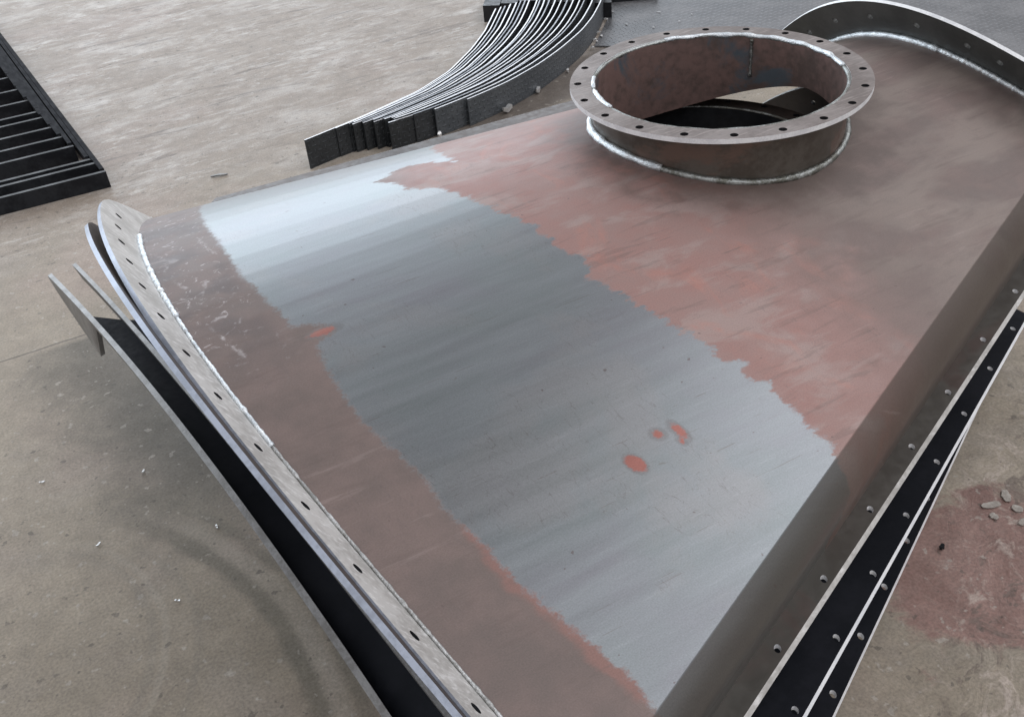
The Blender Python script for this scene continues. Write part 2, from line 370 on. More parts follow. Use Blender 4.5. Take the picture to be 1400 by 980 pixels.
def holed(name, fn, us, holes, v0, v1, ru, rv, vc, mats, parent=None, close=False, n=5):
    """Flange strip with real bolt holes.  fn(u, v, w) -> points (w 0 front, 1 back).
    us: cell borders along u, holes: {cell index: u of hole}."""
    V = []; F = []; mi = []; idx = {}
    def vert(u, v, w):
        k = (round(u, 7), round(v, 7), w)
        if k not in idx: idx[k] = len(V); V.append(fn(u, v, w))
        return idx[k]
    tt = np.linspace(0, 1, n + 1)[:-1]
    for c in range(len(us) - 1):
        u0, u1 = us[c], us[c + 1]; last = close and c == len(us) - 2
        per = [(u0 + (u1 - u0) * x, v0) for x in tt] + [(u1, v0 + (v1 - v0) * x) for x in tt] + [(u1 - (u1 - u0) * x, v1) for x in tt] + [(u0, v1 - (v1 - v0) * x) for x in tt]
        wrap = (lambda u: us[0] if (last and abs(u - us[-1]) < 1e-9) else u)
        P = [[vert(wrap(u), v, w) for u, v in per] for w in (0, 1)]
        N = len(per)
        if c in holes:
            uc = holes[c]
            C_ = []
            for w in (0, 1):
                C_.append([])
                for k in range(N):
                    ph = -3 * math.pi / 4 + 2 * math.pi * k / N
                    V.append(fn(uc + ru * math.cos(ph), vc + rv * math.sin(ph), w)); C_[w].append(len(V) - 1)
            for k in range(N):
                k2 = (k + 1) % N
                F.append((P[0][k], P[0][k2], C_[0][k2], C_[0][k])); mi.append(0)
                F.append((P[1][k2], P[1][k], C_[1][k], C_[1][k2])); mi.append(0)
                F.append((C_[0][k], C_[0][k2], C_[1][k2], C_[1][k])); mi.append(2)
        else:
            F.append(tuple(P[0])); mi.append(0); F.append(tuple(P[1][::-1])); mi.append(0)
        for k in range(N):
            side = k // n; k2 = (k + 1) % N
            if side == 1 and (c < len(us) - 2 or close): continue
            if side == 3 and (c > 0 or close): continue
            F.append((P[0][k2], P[0][k], P[1][k], P[1][k2])); mi.append(1)
    o = link(name, V, F, mats, mi, parent)
    o.data.polygons.foreach_set('use_smooth', [True] * len(F)); o.data.set_sharp_from_angle(angle=math.radians(30))
    bm = bmesh.new(); bm.from_mesh(o.data); bmesh.ops.recalc_face_normals(bm, faces=bm.faces); bm.to_mesh(o.data); bm.free()
    return o

def box(name, p, size, rz, mat, parent=None, bev=.0):
    bm = bmesh.new(); bmesh.ops.create_cube(bm, size=1)
    for v in bm.verts: v.co = Vector((v.co.x * size[0], v.co.y * size[1], v.co.z * size[2]))
    if bev: bmesh.ops.bevel(bm, geom=list(bm.edges), offset=bev, segments=2, affect='EDGES')
    me = bpy.data.meshes.new(name); bm.to_mesh(me); bm.free(); me.materials.append(mat)
    o = bpy.data.objects.new(name, me); COL.objects.link(o); o.location = p; o.rotation_euler = (0, 0, rz)
    if parent: o.parent = parent
    return o

def tag(o, label=None, cat=None, group=None, kind=None):
    if label: o['label'] = label
    if cat: o['category'] = cat
    if group: o['group'] = group
    if kind: o['kind'] = kind
    return o
def thing(name, label, cat, group=None, loc=(0, 0, 0)):
    o = bpy.data.objects.new(name, None); COL.objects.link(o); o.location = loc; o.empty_display_size = .1
    return tag(o, label, cat, group)

# ------------------------------------------------------------------ the conical half shell (model units)
Q = dict(h=.27121, r0=1.944886, kw=.416006, c2=.411323, c3=.063511, c4=-.063842, al=.556393, be=.555736, y0=.020926,
         xa=-3.272612, xb=1.704584, fa=.293738, fb=.352159, ws=.035782, slo=.105958, zsa=.605661, zsb=.764758)
AX = np.array([math.cos(Q['al']), 0, math.sin(Q['al'])]); UP = np.array([-math.sin(Q['al']), 0, math.cos(Q['al'])]); YY = np.array([0, 1., 0])
OO = np.array([0, Q['y0'], -Q['h']])
def S(s, q, ex=0., facet=0.):
    s, q = np.broadcast_arrays(np.asarray(s, float), np.asarray(q, float))
    w = Q['r0'] - Q['kw'] * s
    prof = lambda q: -(Q['c2'] * q * q + Q['c3'] * q ** 3 + Q['c4'] * q ** 4)
    y, z = w * q, w * prof(q)
    if facet:
        i = np.clip(np.searchsorted(FQ, q, 'right') - 1, 0, len(FQ) - 2); a_, b_ = FQ[i], FQ[i + 1]
        zc = prof(a_) + (prof(b_) - prof(a_)) * (q - a_) / (b_ - a_)
        z = z + facet * w * (zc - prof(q))
    dz = -(2 * Q['c2'] * q + 3 * Q['c3'] * q * q + 4 * Q['c4'] * q ** 3); n = np.sqrt(1 + dz * dz)
    y, z = y - ex * dz / n, z + ex / n
    return OO + s[..., None] * AX + (-math.tan(Q['be']) * s + z)[..., None] * UP + y[..., None] * YY
fq = [-1.]
while fq[-1] < .95: fq.append(fq[-1] + rng.uniform(.042, .075))
fq.append(1.25); FQ = np.array(fq)

def sdf(P, poly):
    poly = np.asarray(poly, float); a_ = poly; b_ = np.roll(poly, -1, 0)
    d = np.full(len(P), 1e9); inside = np.zeros(len(P), bool)
    for p, q in zip(a_, b_):
        e = q - p; w = P - p; tt = np.clip((w @ e) / (e @ e + 1e-12), 0, 1)
        d = np.minimum(d, np.hypot(*(w - tt[:, None] * e).T))
        c = ((p[1] <= P[:, 1]) & (q[1] > P[:, 1])) | ((q[1] <= P[:, 1]) & (p[1] > P[:, 1]))
        with np.errstate(divide='ignore', invalid='ignore'):
            xi = p[0] + (P[:, 1] - p[1]) / (q[1] - p[1] + 1e-12) * e[0]
        inside ^= c & (P[:, 0] < xi)
    return np.where(inside, d, -d)

PATCH = [[-2.935, .80], [-2.935, .462], [-2.916, .285], [-2.906, .219], [-2.906, .154], [-2.897, .055], [-2.906, -.002], [-2.888, -.043], [-2.888, -.105], [-2.869, -.159], [-2.869, -.195], [-2.793, -.208], [-2.727, -.228], [-2.727, -.245], [-2.793, -.249], [-2.831, -.257], [-2.85, -.282], [-2.878, -.327], [-2.906, -.393], [-2.916, -.442], [-2.906, -.479], [-2.888, -.524], [-2.878, -.565], [-2.906, -.615], [-2.906, -.643], [-2.888, -.684], [-2.888, -.742], [-2.878, -.795], [-2.859, -.857], [-2.84, -.902], [-2.821, -.951], [-2.84, -.984], [-2.85, -1.15], [-1.43, -1.15], [-1.433, -.997], [-1.396, -.923], [-1.396, -.886], [-1.386, -.857], [-1.377, -.816], [-1.415, -.791], [-1.367, -.742], [-1.433, -.725], [-1.415, -.66], [-1.462, -.619], [-1.471, -.573], [-1.481, -.524], [-1.509, -.495], [-1.509, -.471], [-1.547, -.421], [-1.575, -.397], [-1.509, -.38], [-1.481, -.347], [-1.518, -.319], [-1.537, -.253], [-1.537, -.2], [-1.566, -.13], [-1.575, -.109], [-1.622, -.043], [-1.641, .01], [-1.679, .055], [-1.717, .104], [-1.849, .15], [-1.868, .203], [-1.943, .261], [-1.811, .306], [-1.707, .33], [-1.594, .297], [-1.471, .228], [-1.49, .413], [-1.339, .8]]
RED = [[-2.878, -.668], [-2.897, -.758], [-2.888, -.836], [-2.859, -.923], [-2.84, -.992], [-2.784, -.997], [-2.784, -.927], [-2.84, -.853], [-2.859, -.746]]
CHALK = [[(-3.25, .235), (-3.2, .185), (-3.152, .145)], [(-3.23, .30), (-3.15, .296), (-3.13, .265)], [(-2.985, .235), (-2.972, .175), (-2.945, .12)],
         [(-3.17, -.11), (-3.12, -.22)], [(-3.21, .10), (-3.16, .02)], [(-3.24, .0), (-3.12, -.03), (-3.06, .02)], [(-3.2, .17), (-3.17, .15)], [(-3.16, .149), (-3.145, .143)]]
SPOTS = [(-2.155, -.757, .034, .032), (-1.972, -.746, .024, .016), (-1.885, -.765, .022, .033), (-1.915, -.782, .012, .010), (-2.76, -.237, .05, .014)]

def build_skin(name, mat, parent, s0, s1, full, q0=-1., th=.03, opening=False, ex=0., inset=0.):
    ns, nq = (360, 420) if full else (90, 140)
    s = np.linspace(s0, s1, ns)
    qa, qb = .78, 1.1                                  # far edge of the sheet
    uu = (s - Q['xa']) / (Q['xb'] - Q['xa'])
    qe = qa + (qb - qa) * np.clip(uu, 0, 1)
    k = np.linspace(0, 1, nq)
    q = q0 + (qe[:, None] - q0) * k[None]
    ss = np.repeat(s[:, None], nq, 1)
    P = S(ss, q, ex, .78); Pb = S(ss, q, ex - th, .78); Pr = S(s, -1. + 0 * s) + np.array([0, inset, 0])
    # bend and skirt: rows past q0 going down
    L = Q['xb'] - Q['xa']; zs = Q['zsa'] + uu * (Q['zsb'] - Q['zsa'])
    b0 = P[:, 0]; rows = []; rowsb = []; skv = []
    nsk = 26
    for j in range(nsk):
        v = ((j + 1) / nsk) ** 1.4
        z = zs * v; yoff = Q['ws'] * v + .09 * 6.75 * v * (1 - v) ** 2 - .03 * v ** 3
        fil = np.maximum(0, z - (zs - .24)) / .24       # concave fillet towards the flange
        yoff = yoff + .006 * fil ** 2.2
        pt = b0 + (Pr - b0) * v + np.stack([0 * s, -yoff, -z], -1)
        rows.append(pt); rowsb.append(pt + np.array([.012, th, 0])); skv.append(np.full(ns, 1.))
    sk = np.stack(rows[::-1], 1); skb = np.stack(rowsb[::-1], 1)
    T = np.concatenate([sk, P], 1); Bt = np.concatenate([skb, Pb], 1)
    tq = np.concatenate([np.repeat(q0 - (np.arange(nsk)[::-1] + 1)[None] / nsk * .12, ns, 0), q], 1)
    skirt = np.concatenate([np.ones((ns, nsk)), np.zeros((ns, nq))], 1)
    N2 = nsk + nq; n = ns * N2
    s2 = np.repeat(s[:, None], N2, 1); w = Q['r0'] - Q['kw'] * s2
    ST = np.stack([s2, tq * w, 0 * s2], -1).reshape(-1, 3)
    V = T.reshape(-1, 3)
    keep = np.ones((ns - 1, N2 - 1), bool)
    cen = (T[:-1, :-1] + T[1:, 1:]) / 2
    keep &= ~(np.hypot(cen[..., 0], cen[..., 1]) < .845)
    if opening:
        cq = (tq[:-1, :-1] + tq[1:, 1:]) / 2; cs = (s2[:-1, :-1] + s2[1:, 1:]) / 2
        keep &= ~((cq > .64) & (cs > -.35) & (cs < .20))
    F = []; 
    for i in range(ns - 1):
        for j in range(N2 - 1):
            if keep[i, j]: F.append((i * N2 + j, (i + 1) * N2 + j, (i + 1) * N2 + j + 1, i * N2 + j + 1))
    FB = [tuple(x + n for x in f[::-1]) for f in F]
    allV = np.concatenate([V, Bt.reshape(-1, 3)])
    E = []
    for i in range(ns - 1):
        for j in (0, N2 - 1): E.append((i * N2 + j, (i + 1) * N2 + j, (i + 1) * N2 + j + n, i * N2 + j + n))
    for j in range(N2 - 1):
        for i in (0, ns - 1): E.append((i * N2 + j, i * N2 + j + 1, i * N2 + j + 1 + n, i * N2 + j + n))
    at = {}
    if full:
        w1 = w.reshape(-1); sc = lambda P_: np.stack([P_[:, 0], P_[:, 1] * 2.9], -1)
        ST2 = np.stack([s2.reshape(-1), tq.reshape(-1)], -1)
        # on the skirt the bare patch stops near the flange
        dp = sdf(sc(ST2), sc(np.array(PATCH))); dr = -sdf(sc(ST2), sc(np.array(RED)))
        dsp = np.full(len(ST2), 9.)
        X = ST[:, :2]
        for (a_, b_, ra, rb) in SPOTS:
            wv = Q['r0'] - Q['kw'] * a_; c = np.array([a_, b_ * wv]); dd = X - c
            rr = np.sqrt((dd[:, 0] / ra) ** 2 + (dd[:, 1] / (rb * 1.6)) ** 2); dsp = np.minimum(dsp, (rr - 1) * min(ra, rb))
        dn = np.hypot(V[:, 0], V[:, 1]) - .87
        dck = np.full(len(ST2), 9.)
        for li, pl in enumerate(CHALK):
            for p_, q_ in zip(pl[:-1], pl[1:]):
                p_, q_ = [np.array([v[0], v[1] * (Q['r0'] - Q['kw'] * v[0])]) for v in (p_, q_)]
                e = q_ - p_; ww = X - p_; tt = np.clip((ww @ e) / (e @ e), 0, 1)
                dck = np.minimum(dck, np.hypot(*(ww - tt[:, None] * e).T) - (.020 if li == 7 else -.004 + .008 * tt))
        dup = lambda a_: np.concatenate([a_, a_])
        at = {'st': np.concatenate([ST, ST]), 'dpatch': dup(dp), 'dred': dup(dr), 'dspot': dup(dsp), 'dnoz': dup(dn), 'dchalk': dup(dck), 'skirt': dup(skirt.reshape(-1))}
    o = link(name, B(allV), F + FB + E, mat, None, parent, True, at)
    o.data.set_sharp_from_angle(angle=math.radians(28))
    return o, (s, S(s, -1. + 0 * s) + np.stack([0 * s, -Q['ws'] + 0 * s, -zs], -1), T)

def skin_z(x, y):
    lo, hi = np.full(np.shape(x), -3.), np.full(np.shape(x), .8)
    for _ in range(40):
        m = (lo + hi) / 2; P = np.stack([x, y, m], -1) - OO; s = P @ AX; w = Q['r0'] - Q['kw'] * s; q = P[..., 1] / w
        g_ = P @ UP - (-math.tan(Q['be']) * s - w * (Q['c2'] * q * q + Q['c3'] * q ** 3 + Q['c4'] * q ** 4)) > 0
        hi = np.where(g_, m, hi); lo = np.where(g_, lo, m)
    return lo

def end_flange(name, s0, f, sign, q0, q1, holes_q, mats, parent, rq=.0095, th=.028, v0=0., taper=0.):
    def fn(u, v, w):
        k = float(np.interp(u, [.42, .48, .56, .66], [1., .9, .55, .05])) if taper and v > 0 else 1.
        return B(S(s0, u, v * k) + sign * w * th * AX)
    cells = []; hs = {}
    hq = sorted(holes_q); step = hq[1] - hq[0]
    borders = [h - step / 2 for h in hq] + [hq[-1] + step / 2]
    us = []; x = borders[0]
    pre = []
    while x - step > q0: x -= step; pre.append(x)
    pre = [q0] + pre[::-1] if (not pre or pre[-1] > q0) else pre[::-1]
    pre = sorted(set(pre)); 
    post = []; x = borders[-1]
    while x + .05 < q1: x += .05; post.append(x)
    post.append(q1)
    fine = lambda a_, b_: []
    us = pre + borders + post
    us = sorted(set(round(v, 6) for v in us))
    us2 = [us[0]]
    for a_, b_ in zip(us[:-1], us[1:]):
        mid = (a_ + b_) / 2
        if any(abs(mid - h) < step / 2.2 for h in hq): us2.append(b_)
        else:
            k = max(1, int((b_ - a_) / .05)); us2 += [a_ + (b_ - a_) * (i + 1) / k for i in range(k)]
    for i, (a_, b_) in enumerate(zip(us2[:-1], us2[1:])):
        for h in hq:
            if a_ < h < b_ and b_ - a_ > .06: hs[i] = h
    w = Q['r0'] - Q['kw'] * s0
    return holed(name, fn, us2, hs, v0, f, .026 / w, .026, f * .55, mats, parent)

def weld_run(name, pts, r, parent, mat, lump=.25):
    return tube(name, B(pts), r * U, mat, parent, 8, lump)

def nozzle(parent, ring_m, neck_m, in_m, weld_top, weld_foot):
    nz = tag(bpy.data.objects.new('nozzle', None)); COL.objects.link(nz); nz.parent = parent
    us = [math.radians(18 * k + 1.7 - 9) for k in range(21)]
    def fn(u, v, w): return B([v * math.cos(u), v * math.sin(u), -.032 * w])
    # denser cells are bent round the ring by subdividing each border (n = 6)
    holed('flange_ring', fn, us, {k: us[k] + math.radians(9) for k in range(20)}, .855, 1., .026 / .949, .026, .945, [ring_m, M['raw'] if ring_m is M['ring'] else ring_m, M['mill']], nz, True, 6)
    a_ = np.linspace(0, 2 * math.pi, 181)[:-1]; ro, ri = .855, .828
    zt = -.006
    zb = skin_z(ro * np.cos(a_), ro * np.sin(a_)) - np.where(np.sin(a_) > 0, .035 + .135 * np.sin(a_), .035)
    col = lambda r, z: np.stack([r * np.cos(a_), r * np.sin(a_), z + 0 * a_], -1)
    V = np.stack([col(ro, zt), col(ro, -.05), col(ro, zb), col(ri, zb), col(ri, zt - .01)], 1).reshape(-1, 3)
    F = []; mi = []; N = 180
    for i in range(N):
        for j in range(5):
            j2 = (j + 1) % 5; i2 = (i + 1) % N
            F.append((i * 5 + j2, i2 * 5 + j2, i2 * 5 + j, i * 5 + j)); mi.append(1 if j == 3 else 0)
    o = link('neck', B(V), F, [neck_m, in_m], mi, nz)
    o.data.polygons.foreach_set('use_smooth', [True] * len(F)); o.data.set_sharp_from_angle(angle=math.radians(35))
    tube('inner_weld', B(col(.842, -.014)), .013 * U, M['weld_dull'], nz, 8, .35, True)
    if weld_top is M['weld']:
        for d0, d1 in ((-28, 78), (138, 176)):
            aa = np.radians(np.arange(d0, d1, 1.3)); tube('weld_pass', B(np.stack([.842 * np.cos(aa), .842 * np.sin(aa), -.010 + .004 * np.sin(aa * 21)], -1)), .0165 * U, M['weld'], nz, 8, .4)
    zw = skin_z(.868 * np.cos(a_), .868 * np.sin(a_)) + .008
    pw = np.stack([.868 * np.cos(a_), .868 * np.sin(a_), zw], -1)
    tube('foot_weld', B(pw), .023 * U, weld_foot, nz, 8, .22, True)
    # brighter overlapping weld passes at both sides
    if weld_foot is not weld_top:
        for (d0, d1) in ((-222, -152), (-22, 40)):
            aa = np.radians(np.arange(d0, d1, 1.5)); zz = skin_z(.876 * np.cos(aa), .876 * np.sin(aa)) + .016
            tube('weld_pass', B(np.stack([.876 * np.cos(aa), .876 * np.sin(aa), zz], -1)), .026 * U, M['weld'], nz, 8, .3)
        ang = math.radians(33); zz = float(skin_z(np.array(.82 * math.cos(ang)), np.array(.82 * math.sin(ang))))
        zr = np.linspace(zz, -.03, 24)
        tube('seam_weld', B(np.stack([.826 * np.cos(ang) + 0 * zr, .826 * np.sin(ang) + 0 * zr, zr], -1)), .012 * U, M['weld_dull'], nz, 6, .5)
    return nz

def split_flange(parent, s, root, mats, slo, holes, th=.03, vin=-.6, slant=.02):
    A0, A1 = root[0], root[-1]
    wv = np.array([0, -slo, 0.])
    def fn(u, v, w): return B(A0 + u * (A1 - A0) + v * wv + np.array([0, -(slant * w if v > .99 else 0.), -th * w]))
    L = np.linalg.norm(A1 - A0); dL = .0725 * 7.712 / L
    hs = {}; us = [0.]
    for h in holes: us += [h - .02, h + .02]
    us.append(1.); us = sorted(us)
    for i, (a_, b_) in enumerate(zip(us[:-1], us[1:])):
        for h in holes:
            if a_ < h < b_ and b_ - a_ < .05: hs[i] = h
    return holed('split_flange', fn, us, hs, vin, 1., .022 / L, .022 / slo, .56, mats, parent)

def s_of_u(uf):     # fit measured along s from xa-.3L ... xb
    return Q['xa'] + (-.3 + 1.3 * uf - 0) * (Q['xb'] - Q['xa'])
def holes_in(lst): # positions were read on the line that starts 0.3 L before the end
    return [(h * 1.3 - .3) for h in lst]

NQ = [-.955, -.849, -.743, -.637, -.529, -.419, -.309, -.205, -.101, .0, .1, .2, .3, .4, .5, .6]
FQH = [-.74, -.53, -.354 + .02, -.012, .332, .66, .98]
near_mats = [M['flange'], M['blue_edge'], M['mill']]

# the shell on top
top = thing('duct_half_shell', 'topmost rolled steel half shell with bare grey and red oxide patches and round flanged nozzle', 'duct section', 'nested duct half shells')
skin, (sv, root, T) = build_skin('skin', M['shell'], top, Q['xa'], Q['xb'], True, opening=True)
nf = end_flange('end_flange', Q['xa'], Q['fa'], -1, -1., .68, NQ[:-2], near_mats, top, taper=.2)
ff = end_flange('end_flange', Q['xb'], Q['fb'], 1, -1., 1.28, FQH, [M['far_flange'], M['raw'], M['far_flange']], top)
for qa_, qb_, r_, m_ in ((-.06, .36, .017, 'weld'), (-.40, -.06, .012, 'weld'), (-1., -.40, .009, 'weld_mid')):
    qw = np.linspace(qa_, qb_, int(520 * (qb_ - qa_))); weld_run('flange_weld', S(Q['xa'] + .008, qw, .004), r_, nf, M[m_], .3)
qw = np.linspace(-.15, 1.05, 200); weld_run('flange_weld', S(Q['xb'] - .02, qw, .012), .028, ff, M['weld'], .10)
qw = np.linspace(-1, -.13, 260); weld_run('flange_weld', S(Q['xb'] - .018, qw, .012), .024, ff, M['weld'], .10)
nozzle(top, M['ring'], M['neck'], M['neck_in'], M['weld'], M['weld_dull'])
split_flange(top, sv, root, [M['split'], M['flange'], M['raw']], Q['slo'], [h for h in holes_in([.3559, .4283, .4945, .5689, .644, .717, .7953, .8751, .952]) if .02 < h < .98])

xf_ = np.linspace(-2.95, .5, 60); tf_ = (xf_ + 2.95) / 3.45
fi = S(Q['xa'] + .3 + tf_ * 3.2, .76 + .2 * tf_) + np.array([0, 0, -.03]); zf = -1.0 + .05 * tf_
fo = np.stack([xf_, 2.655 - .11 * (xf_ + 2.95), zf], -1)
kk = np.linspace(0, 1, 4)[None, :, None]
Tf = fi[:, None] * (1 - kk) + fo[:, None] * kk
slab('far_lip', B(Tf), B(Tf - [0, 0, .03]), [M['brown'], M['brown']], top, 1)
# nested shells below: same shape, own pose
def pmat(v):
    dx, dy, dz, yw, pt, rl = v
    R = Matrix.Rotation(yw, 3, 'Z') @ Matrix.Rotation(pt, 3, 'Y') @ Matrix.Rotation(rl, 3, 'X')
    g0 = Vector((0, 0, G)); t = (R @ g0 + Vector((dx, dy, dz)) - g0) * U
    m = R.to_4x4(); m.translation = t; return m
def pose(o, v): o.matrix_basis = pmat(v)
sec = thing('duct_half_shell', 'second half shell nested under the top one, showing a blue grey flange edge', 'duct section', 'nested duct half shells')
sk2, (sv2, root2, _) = build_skin('skin', M['shade_tint'], sec, Q['xa'], Q['xb'], False, -.86, ex=-.14, inset=.5)
end_flange('end_flange', Q['xa'], Q['fa'], -1, -1., .68, NQ[:-2], [M['brown'], M['blue_edge'], M['mill']], sec, v0=-.15, taper=.18)
end_flange('end_flange', Q['xb'], Q['fb'], 1, -1., 1.2, FQH, [M['brown'], M['rib'], M['mill']], sec, v0=-.15)
nz2 = nozzle(sec, M['brown'], M['brown'], M['mill'], M['weld_dull'], M['weld_dull'])
split_flange(sec, sv2, root2, [M['shade_tint'], M['mill_edge'], M['raw']], Q['slo'], [h for h in holes_in([.2903, .363, .4363, .5061, .5767, .6498, .7255, .8022, .8834, .9634]) if .02 < h < .98], .028, -4.9, .014)
V2 = (-.076, -.128, -.438, .054, .116, .013); pose(sec, V2)
nz2.matrix_basis = pmat(V2).inverted() @ pmat((-.017, .143, -.545, 0, .052, -.029))

bot = thing('duct_half_shell', 'lowest half shell of the stack, with two grey end ribs standing over its shade-black skin', 'duct section', 'nested duct half shells')
ysp = np.linspace(-4.6, 3.44, 120)
rz = np.polyfit([3.438, 2.218, 1.605, 1.058, .723, .222, -.898, -1.667, -2.192, -3.2, -4.6], [-1.60, -1.31, -1.25, -1.23, -1.22, -1.19, -1.13, -1.22, -1.34, -1.7, -2.3], 4)
R4 = np.stack([-3.98 - .1 * ysp, ysp, np.polyval(rz, ysp)], -1)
y3 = np.linspace(-4.6, 3.2, 120)
r3z = np.polyfit([3.2, 2.35, 1.55, .91, .38, -.17, -.85, -1.48, -2.03, -2.35, -4.6], [-1.43, -1.35, -1.26, -1.20, -1.17, -1.17, -1.18, -1.185, -1.195, -1.2, -1.32], 3)
R3 = np.stack([-3.8 - .1 * y3, y3, np.polyval(r3z, y3)], -1)
LEAN = np.array([.225, 0, -.974])
def rib(name, C_, depth, th, mats, hook=None):
    ln_ = np.where(C_[:, 1:2] > 2.1, np.array([[.0, 0, -1.]]), LEAN) if C_ is R4 else LEAN
    d = depth(C_[:, 1])[:, None] * ln_
    nrm = np.array([.974, .0974, .225])
    k = np.linspace(0, 1, 6)
    Tt = C_[:, None] + d[:, None, :] * k[None, :, None]
    o = slab(name, B(Tt + nrm * th / 2), B(Tt - nrm * th / 2), mats, bot, 1)
    return o
rib('end_rib', R4, lambda y: np.where(y > 2.12, .03 + .36 * np.clip((3.44 - y) / 1.25, 0, 1) ** .8, .13), .036, [M['rib'], M['rib_edge']])
rib('end_rib', R3, lambda y: .16 + 0 * y, .032, [M['rib'], M['rib_edge']])
# skin between and behind the ribs, the shade there painted black
yw_ = np.linspace(-4.6, 2.35, 80)
def webrow(y):
    a_ = np.array([-3.98 - .1 * y, y, np.polyval(rz, y)]) + LEAN * .1
    y_b = y - .42; b_ = np.array([-3.8 - .1 * y_b, y_b, np.polyval(r3z, y_b)]) + LEAN * .1
    y_c = y - 1.1; c_ = np.array([-3.3 - .1 * y_c, y_c, np.polyval(r3z, y_c)]) + LEAN * .12 + np.array([0, 0, .12])
    return [a_ + (b_ - a_) * t for t in np.linspace(0, 1, 5)] + [b_ + (c_ - b_) * t for t in np.linspace(.15, 1, 7)]
Wt = np.array([webrow(y) for y in yw_]); slab('skin', B(Wt), B(Wt - [0, 0, .03]), [M['shade_tint'], M['shade_tint']], bot, 1)
low = tag(bpy.data.objects.new('lower_body', None)); COL.objects.link(low); low.parent = bot
sk3, (sv3, root3, _) = build_skin('shell_plate', M['mill'], low, -2.6, Q['xb'], False, -.82, ex=-.24, inset=.6)
split_flange(low, sv3, root3, [M['shade_tint'], M['raw'], M['raw']], Q['slo'], [.15, .24, .33, .416, .505, .595, .69, .78, .87], .028, -5.8, .01)
pose(low, (-.168, -.162, -.725, .096, .142, .024))

# ------------------------------------------------------------------ curved tread plate strips
H = .36
def spl(P, n):
    P = np.asarray(P, float); d = np.r_[0, np.cumsum(np.hypot(*np.diff(P, axis=0).T))]; d /= d[-1]
    t = np.linspace(0, 1, n); c = np.stack([np.interp(t, d, P[:, k]) for k in (0, 1)], -1)
    for _ in range(6 * n // 60): c[1:-1] = .25 * c[:-2] + .5 * c[1:-1] + .25 * c[2:]
    return c
OUT = [[-.616, 5.60], [-.203, 5.58], [.399, 5.57], [.954, 5.662], [1.557, 5.811], [2.183, 6.067], [2.724, 6.368], [3.32, 6.762], [3.76, 7.135], [4.19, 7.571], [4.7, 8.15], [5.1, 8.7]]
INN = [[-1.193, 5.823], [-.484, 5.978], [.501, 6.264], [1.134, 6.61], [1.774, 7.156], [2.267, 7.661], [2.635, 8.117], [2.897, 8.442]]
xs20 = np.array([205, 240, 268, 305, 343, 375, 405, 435, 495, 520, 550, 590, 635, 680, 725, 775, 820, 860, 920, 985.])
fr = (xs20 - 205) / 780
starts = [0, .15, .21, .22, .2, .23, .22, .21, .23, .22, .21, .23, .22, .23, .22, .21, .17, .24, .30, .40]
ords = ['innermost', 'second', 'third', 'fourth', 'fifth', 'sixth', 'seventh', 'eighth', 'ninth', 'tenth', 'eleventh', 'twelfth', 'thirteenth', 'fourteenth', 'fifteenth', 'sixteenth', 'seventeenth', 'eighteenth']
ci, co = spl(INN, 160), spl(OUT, 160)
for i in range(20):
    f = fr[i]
    pinch = np.linspace(0, 1, 160) ** .8
    c = ci + (co - ci) * (f * pinch + (f ** 1.15) * (1 - pinch))[:, None]
    # inner strips stop where the photo shows their tips, outer ones run on
    e0 = int(160 * max(0, starts[i] * .55 - .0)); e1 = 160
    c = c[e0:e1]
    tl = np.gradient(c, axis=0); tl /= np.linalg.norm(tl, axis=1)[:, None]; nn = np.stack([-tl[:, 1], tl[:, 0]], -1)
    th = rng.uniform(.015, .022)
    hh = H + rng.uniform(-.012, .012)
    rows_o = [np.concatenate([c - nn * th / 2, np.full((len(c), 1), G + .004 + hh * z)], 1) for z in (0, .34, .67, 1)]
    rows_i = [np.concatenate([c + nn * th / 2, np.full((len(c), 1), G + .004 + hh * z)], 1) for z in (0, .34, .67, 1)]
    T_, B_ = np.stack(rows_o, 1), np.stack(rows_i, 1)
    nu, nv = T_.shape[:2]; n = nu * nv
    V = np.concatenate([T_.reshape(-1, 3), B_.reshape(-1, 3)])
    arc = np.r_[0, np.cumsum(np.hypot(*np.diff(c, axis=0).T))] * U
    uvv = np.stack([np.repeat(arc[:, None], nv, 1), np.repeat(np.array([0, .34, .67, 1])[None] * H * U, nu, 0)], -1).reshape(-1, 2)
    F = grid_faces(nu, nv) + grid_faces(nu, nv, n, flip=True); mi = [0] * len(F)
    for k in range(nu - 1):
        for j in (0, nv - 1):
            F.append((k * nv + j, (k + 1) * nv + j, (k + 1) * nv + j + n, k * nv + j + n)); mi.append(1 if j else 0)
    for k in (0, nu - 1):
        for j in range(nv - 1): F.append((k * nv + j, k * nv + j + 1, k * nv + j + 1 + n, k * nv + j + n)); mi.append(1 if k == 0 and i in (0, 19) and False else 0)
    o = link('curved_plate_strip', B(V), F, [M['tread_outer'] if i >= 18 else M['tread_black'], M['mill_dim'] if i in (2, 5, 6, 9, 11, 14, 17) else M['mill_edge']], mi, None, False, None, np.concatenate([uvv, uvv]))
    if i == 19: lb = 'outermost curved black tread plate strip, studded face towards the duct nozzle'
    elif i == 18: lb = 'curved black plate strip standing directly behind the outermost studded one'
    elif i == 0: lb = 'innermost curved black plate strip, its square black end reaching farthest left'
    else: lb = f'{ords[i]} curved black plate strip of the fanned stack counted from its inner, floor facing side'
    tag(o, lb, 'steel strip', 'curved plate strips standing on edge')

